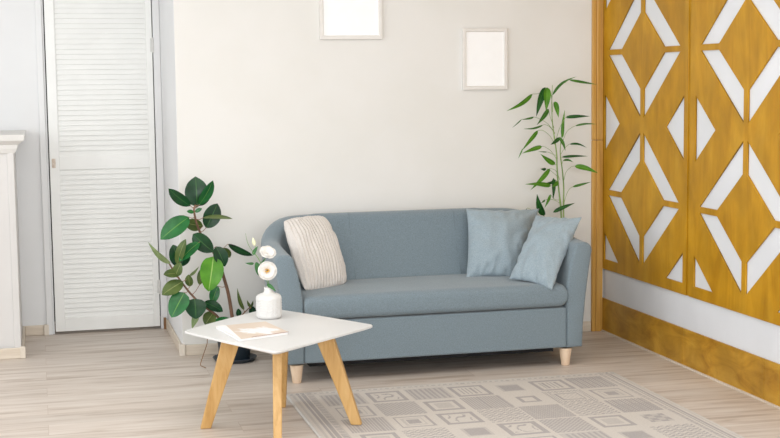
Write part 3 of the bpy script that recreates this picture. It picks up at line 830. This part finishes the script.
FL = [ # base, tip, width px, material, roll, dy base, dy tip, shape
 ((197,207),(195.5,176.5),23,'leaf_d',.15,0,.02,'oval'), ((198.5,206),(207,188),15,'leaf_d',.4,.03,.06,'oval'), ((199,205),(213,180.5),10,'leaf_m',.75,-.03,-.05,'oval'),
 ((190.5,206),(168.5,188.5),11,'leaf_d',.6,-.01,-.03,'oval'), ((194,212),(186.8,211.5),4,'leaf_m',.3,-.02,-.04,'oval'), ((195,212),(202,208.5),4,'leaf_m',.3,-.02,-.04,'oval'),
 ((189,217),(160.5,239.5),18,'leaf_m',.35,-.02,-.07,'oval'), ((203,226),(184.5,222.5),12,'leaf_o',.4,.03,.05,'oval'), ((206,228),(217.5,203.5),17,'leaf_d',.25,.02,.04,'oval'),
 ((203,217.8),(232.5,218.8),4.2,'leaf_o',1.0,-.02,-.06,'oval'), ((193,234),(213.5,252),16,'leaf_d',.3,-.04,-.07,'oval'), ((216,246.5),(225,266.5),14,'leaf_d',.35,-.03,-.05,'oval'),
 ((223,248),(230,257.5),9,'leaf_o',.3,.04,.05,'oval'), ((213.5,256.5),(208.5,291.5),23,'leaf_b',.15,-.05,-.08,'egg'), ((228,244),(253,255.5),6.5,'leaf_d',.8,.0,-.02,'oval'),
 ((170,264),(148,242),6,'leaf_p',.9,-.06,-.12,'lance'), ((178.5,267),(173,244.5),14,'leaf_d',.3,-.02,0,'oval'), ((177,265),(186,239),9,'leaf_o',.7,-.07,-.10,'oval'),
 ((199.5,242),(179,261.5),11,'leaf_m',.6,-.06,-.10,'oval'), ((178,266),(189.5,253),12,'leaf_d',.4,0,.02,'oval'), ((179,273.5),(163.5,274.5),8.5,'leaf_o',.5,-.07,-.10,'oval'),
 ((175.5,276),(181,263),10,'leaf_o',.4,-.08,-.10,'oval'), ((183,281.5),(162,295),14,'leaf_o',.4,-.07,-.10,'oval'), ((190,286.5),(188.5,274.5),8,'leaf_o',.3,-.05,-.06,'oval'),
 ((189.5,276),(199,266.5),3,'leaf_p',.9,-.05,-.06,'lance'), ((199.5,285),(203.5,267),7,'leaf_o',.6,-.02,-.02,'oval'), ((184.5,292.5),(171.5,317.5),19,'leaf_m',.2,-.09,-.12,'egg'),
 ((194.5,298.5),(196,319),21,'leaf_d',.25,-.08,-.11,'egg'), ((198,314),(192,329),7,'leaf_p',.8,-.05,-.05,'lance'), ((204,302),(223,311.5),10,'leaf_d',.6,-.04,-.06,'oval'),
 ((214,312),(205,325),13,'leaf_o',.3,-.02,-.03,'oval'), ((213.5,322),(233,320.5),7.5,'leaf_m',.6,-.04,-.06,'oval'), ((218,286),(212,303.5),10,'leaf_m',.5,.01,.02,'oval'),
 ((243.8,310),(237.3,288),4.2,'leaf_o',.9,-.03,-.05,'lance'), ((239,317),(238,308.5),5.5,'leaf_d',.3,-.03,-.04,'oval'), ((251,307.5),(247,300),3,'leaf_o',.8,-.04,-.05,'lance'),
 ((251,307),(253,300.5),2.5,'leaf_o',.8,-.04,-.05,'lance'), ((251.5,306),(253.5,317.5),7.5,'leaf_d',.3,-.02,-.03,'oval'), ((246,263),(236.5,259),2,'leaf_m',.9,-.02,-.02,'lance')][:-1]
bm = bmesh.new()
for k, (b0, t0, w, mt, rl, d0, d1, shp) in enumerate(FL):
    base = K(*b0, d0); tip = K(*t0, d1); ww = w*base.y/F*1.03
    lf = leaf('leaf', base, tip, ww, mt, fp, rl*(1 if k % 2 else -1), fold=.10, curve=.05, shape=shp)
    if mt in ('leaf_o', 'leaf_p'): lf['label'] = 'duller olive leaf' if mt == 'leaf_o' else 'pale leaf underside'
    if mt == 'leaf_b': lf['label'] = 'large bright green leaf'
    q = min((p for s in SP for p in s), key=lambda p: (p-base).length+.6*max(0, p.z-base.z))
    if (q-base).length > .004:
        bm = bmesh.new(); mid = (q+base)/2+Vector((0, 0, -.006)); tube(bm, [q, mid, base, base.lerp(tip, .06)], [.0022, .0018, .0016, .0012], 6)
        obj('petiole', bm, M['petiole'], lf, smooth=True)
bm = bmesh.new()
zs = [at(209,336,7.17), at(207,344,7.165), at(203,356,7.16), at(200.5,364,7.155)]
tube(bm, smooth_path([(PX-.06, PY-.05, .20)]+[tuple(p) for p in zs]+[(at(201.5,366,7.13))+Vector((0, 0, 0)), at(206,368,7.10)], 5), .0022, 6)
o = obj('trailing_root', bm, M['dry'], fp, smooth=True)

# ------------------------------------------------------------------ cane plant behind the sofa
BX_, BY_ = 2.865, 7.375
bp = empty('potted_bamboo_palm', (BX_, BY_, 0)); tag(bp, 'tall thin-stemmed bamboo-like plant with narrow leaves rising behind the right sofa arm', 'plant')
bm = bmesh.new(); lathe(bm, [(.060,0),(.064,.003),(.078,.16),(.082,.162),(.082,.18),(.078,.18),(.075,.165)], (BX_, BY_, .0), 40)
obj('plant_pot', bm, M['pot'], bp, smooth=True)
bm = bmesh.new(); lathe(bm, [(.001,.160),(.0755,.164),(.05,.170),(.001,.171)], (BX_, BY_, .0), 24)
obj('soil', bm, M['soil'], bp, smooth=True)
YB0 = 7.35
def Q(x, y, dy=0): return at(x, y, YB0+dy)
sA = [(BX_-.015, BY_, .16), Q(562,250), Q(561,211), Q(558.6,188), Q(557,167), Q(556.5,153), Q(554,135), Q(552.3,121), Q(551.8,105), Q(552,95), Q(552.4,85)]
sB = [(BX_+.015, BY_, .16), Q(564,250,.02), Q(563.5,211,.02), Q(563.7,188,.02), Q(562.3,170,.02), Q(560.3,154,.02), Q(561,140.5,.02), Q(563.3,122,.02), Q(564.8,111,.02)]
for s_, r0, r1 in ((sA, .0062, .0014), (sB, .0058, .0012)):
    sp_ = smooth_path(s_, 6); n_ = len(sp_)
    rs = [(r0+(r1-r0)*i/(n_-1))*(1.25 if i % 7 == 0 else 1) for i in range(n_)]
    bm = bmesh.new(); tube(bm, sp_, rs, 8); obj('cane', bm, M['culm'], bp, smooth=True)
BL = [ # branch points ..., then leaf base, tip, width px, material, roll, droop
 ([(552,96),(545,92),(537.5,93.8)],(532.5,94),(506.5,111),4.6,'bam_b',.5,-.03,(-.02,-.07)),
 ([(552,100),(549,90)],(545,87.3),(536.3,116.5),7.2,'bam_d',.4,.05,(-.02,-.05)),
 ([(552,98),(550,90)],(547,87.5),(546,111.5),7.6,'bam_b',.3,.0,(-.03,-.06)),
 ([(554,128),(550,116)],(548.5,109),(536.8,125),4.8,'bam_m',.4,.0,(-.02,-.05)),
 ([(555,133),(548,124),(540,119)],(534,117),(521,119.5),2.2,'bam_m',.5,.0,(-.02,-.05)),
 ([(521,119.5)],(521.5,119.5),(512,128),1.2,'bam_m',.2,.0,(-.05,-.07)),
 ([(552,98)],(552.3,95.5),(577,76.5),3.0,'bam_m',.6,-.10,(0,-.02)),
 ([(565,83),(568,80.2)],(569,80),(597,84.5),2.8,'bam_m',.6,.04,(-.01,-.03)),
 ([(552.5,112),(553,104)],(555,101.5),(558.5,117.5),5.4,'bam_b',.3,.0,(-.02,-.04)),
 ([(563,136)],(562.5,138),(564.8,110),3.6,'bam_b',.4,.0,(0,0)),
 ([(556,140),(560,127)],(565.5,117.5),(590,116.3),3.8,'bam_d',.4,.0,(-.01,-.03)),
 ([(562,144),(566,133),(571,128)],(575,126),(597,124.3),2.1,'bam_m',.6,-.03,(0,-.03)),
 ([(555,134),(550,127),(545,124.6)],(543,125),(523.5,128.8),2.2,'bam_m',.5,-.04,(-.02,-.05)),
 ([(555,145),(550,136),(543,130.5)],(538,130.5),(521.5,151),4.2,'bam_b',.5,.03,(-.02,-.05)),
 ([(522,149)],(522.5,149),(518,159),1.4,'bam_b',.2,.0,(-.05,-.06)),
 ([(557,160),(551,151),(544,146.5)],(542,146.5),(522,153.5),4.6,'bam_b',.4,.05,(-.02,-.05)),
 ([(557,156),(549,152.5)],(547,152),(538,151.4),1.2,'bam_m',.2,.0,(0,-.02)),
 ([(556.5,165)],(555,164.5),(540.5,154),5.4,'bam_b',.3,.0,(-.01,-.04)),
 ([(556,139)],(559.5,138),(550.5,144.8),4.2,'bam_d',.3,.0,(-.03,-.05)),
 ([(561,141)],(559,137),(565.3,151),3.6,'bam_m',.4,-.05,(-.02,-.04)),
 ([(561,154),(564,149),(568,145)],(569.5,144.2),(587,148),2.4,'bam_d',.6,-.09,(0,-.03)),
 ([(561,157)],(561.5,157.2),(588,156.2),2.8,'bam_d',.4,.0,(0,-.03)),
 ([(562,164)],(563,160.5),(573.5,162.5),2.4,'bam_m',.5,-.12,(0,-.03)),
 ([(564,180),(566,172),(571,167)],(574.5,166),(598,173.2),5.6,'bam_b',.4,-.03,(-.01,-.05)),
 ([(560,180),(556,171),(551,168.5)],(550,168.5),(530.5,190),5.0,'bam_b',.4,.0,(-.02,-.05)),
 ([(558,184)],(551,186),(525,184.3),4.8,'bam_b',.4,.07,(-.02,-.06)),
 ([(557,176),(549,169.5)],(546,169.3),(540.5,168.8),3.2,'bam_d',.3,.0,(0,-.01)),
 ([(558,182)],(556,180),(543,183.5),3.2,'bam_d',.5,-.06,(-.01,-.03)),
 ([(558.5,186)],(553.5,178),(553,199.5),4.2,'bam_d',.4,.0,(-.02,-.03)),
 ([(559.5,190)],(558,182),(552,187),4.6,'bam_b',.4,.0,(-.03,-.04)),
 ([(560,200),(555,199.5)],(550.5,194.5),(544.5,208),3.0,'bam_b',.4,.0,(-.02,-.03)),
 ([(561,204),(554,200),(547,199.5)],(545,200),(541,203),2.0,'bam_m',.4,.0,(-.01,-.02)),
 ([(561,240),(547,222)],(544,216),(537,194),7.4,'bam_d',.4,-.03,(-.02,-.04)),
 ([(564,203),(567,193),(570,188.5)],(572.5,187),(591,182),2.8,'bam_m',.5,.03,(0,-.03)),
 ([(563,208)],(553,212.5),(575,203),4.4,'bam_d',.4,.0,(-.03,-.03)),
 ([(558,235),(540,216),(529,208.5)],(527,208.6),(519,213.5),1.6,'bam_d',.4,-.1,(0,0)),
]
bm = bmesh.new()
for brp, b0, t0, w, mt, rl, dp, (d0, d1) in BL:
    base, tip = Q(*b0, d0), Q(*t0, d1)
    n_ = len(brp); pts = [Q(*p, d0*(i+.2)/(n_+.2)) for i, p in enumerate(brp)]+[base]
    lf = leaf('leaf', base, tip, w*YB0/F*1.05, mt, bp, rl, fold=.25, curve=.05, shape='lance', nu=4, droop=dp)
    bm = bmesh.new(); tube(bm, smooth_path(pts, 4), .0013, 5); obj('twig', bm, M['culm'], lf, smooth=True)

# ------------------------------------------------------------------ light
w = bpy.data.worlds.new('World'); SC.world = w; w.use_nodes = True
bg = w.node_tree.nodes['Background']; bg.inputs['Color'].default_value = (.93, .96, 1, 1); bg.inputs['Strength'].default_value = 1.6
def area(name, loc, target, sx, sy, power, col=(1,1,1)):
    l = bpy.data.lights.new(name, 'AREA'); l.shape = 'RECTANGLE'; l.size = sx; l.size_y = sy; l.energy = power; l.color = col
    o = bpy.data.objects.new(name, l); COL.objects.link(o); o.location = loc
    o.rotation_euler = (Vector(target)-Vector(loc)).to_track_quat('-Z', 'Y').to_euler(); return o
for k, (a, c) in enumerate(wins):
    area('window_daylight', (LX-.02, (a+c)/2, 1.6), (2, (a+c)/2+.3, 1.3), c-a, 1.9, (30, 28, 35)[k], (.94, .98, 1.01))
area('front_window_daylight', (.7, FY-.03, 1.7), (2.2, 6, 1.0), 3.8, 1.75, 198, (.94, .98, 1.01))
area('overhead_fill', (.9, 4.3, ZC-.03), (.9, 4.3, 0), 3.2, 3.2, 62, (1, .985, .96))  # unseen overhead fill, added to brighten the floor and other level surfaces

# ------------------------------------------------------------------ camera
cd = bpy.data.cameras.new('Camera'); cam = bpy.data.objects.new('Camera', cd); COL.objects.link(cam)
cd.sensor_width = 36; cd.lens = 36*F/780; cd.clip_start = .05; cd.clip_end = 100
R3 = Matrix((RT, UP, -FW)).transposed(); cam.matrix_world = Matrix.Translation(CAM) @ R3.to_4x4()
SC.camera = cam
vs_ = SC.view_settings; vs_.view_transform = 'Standard'; vs_.look = 'None'; vs_.gamma = 1; vs_.use_curve_mapping = False; vs_.exposure = -.30
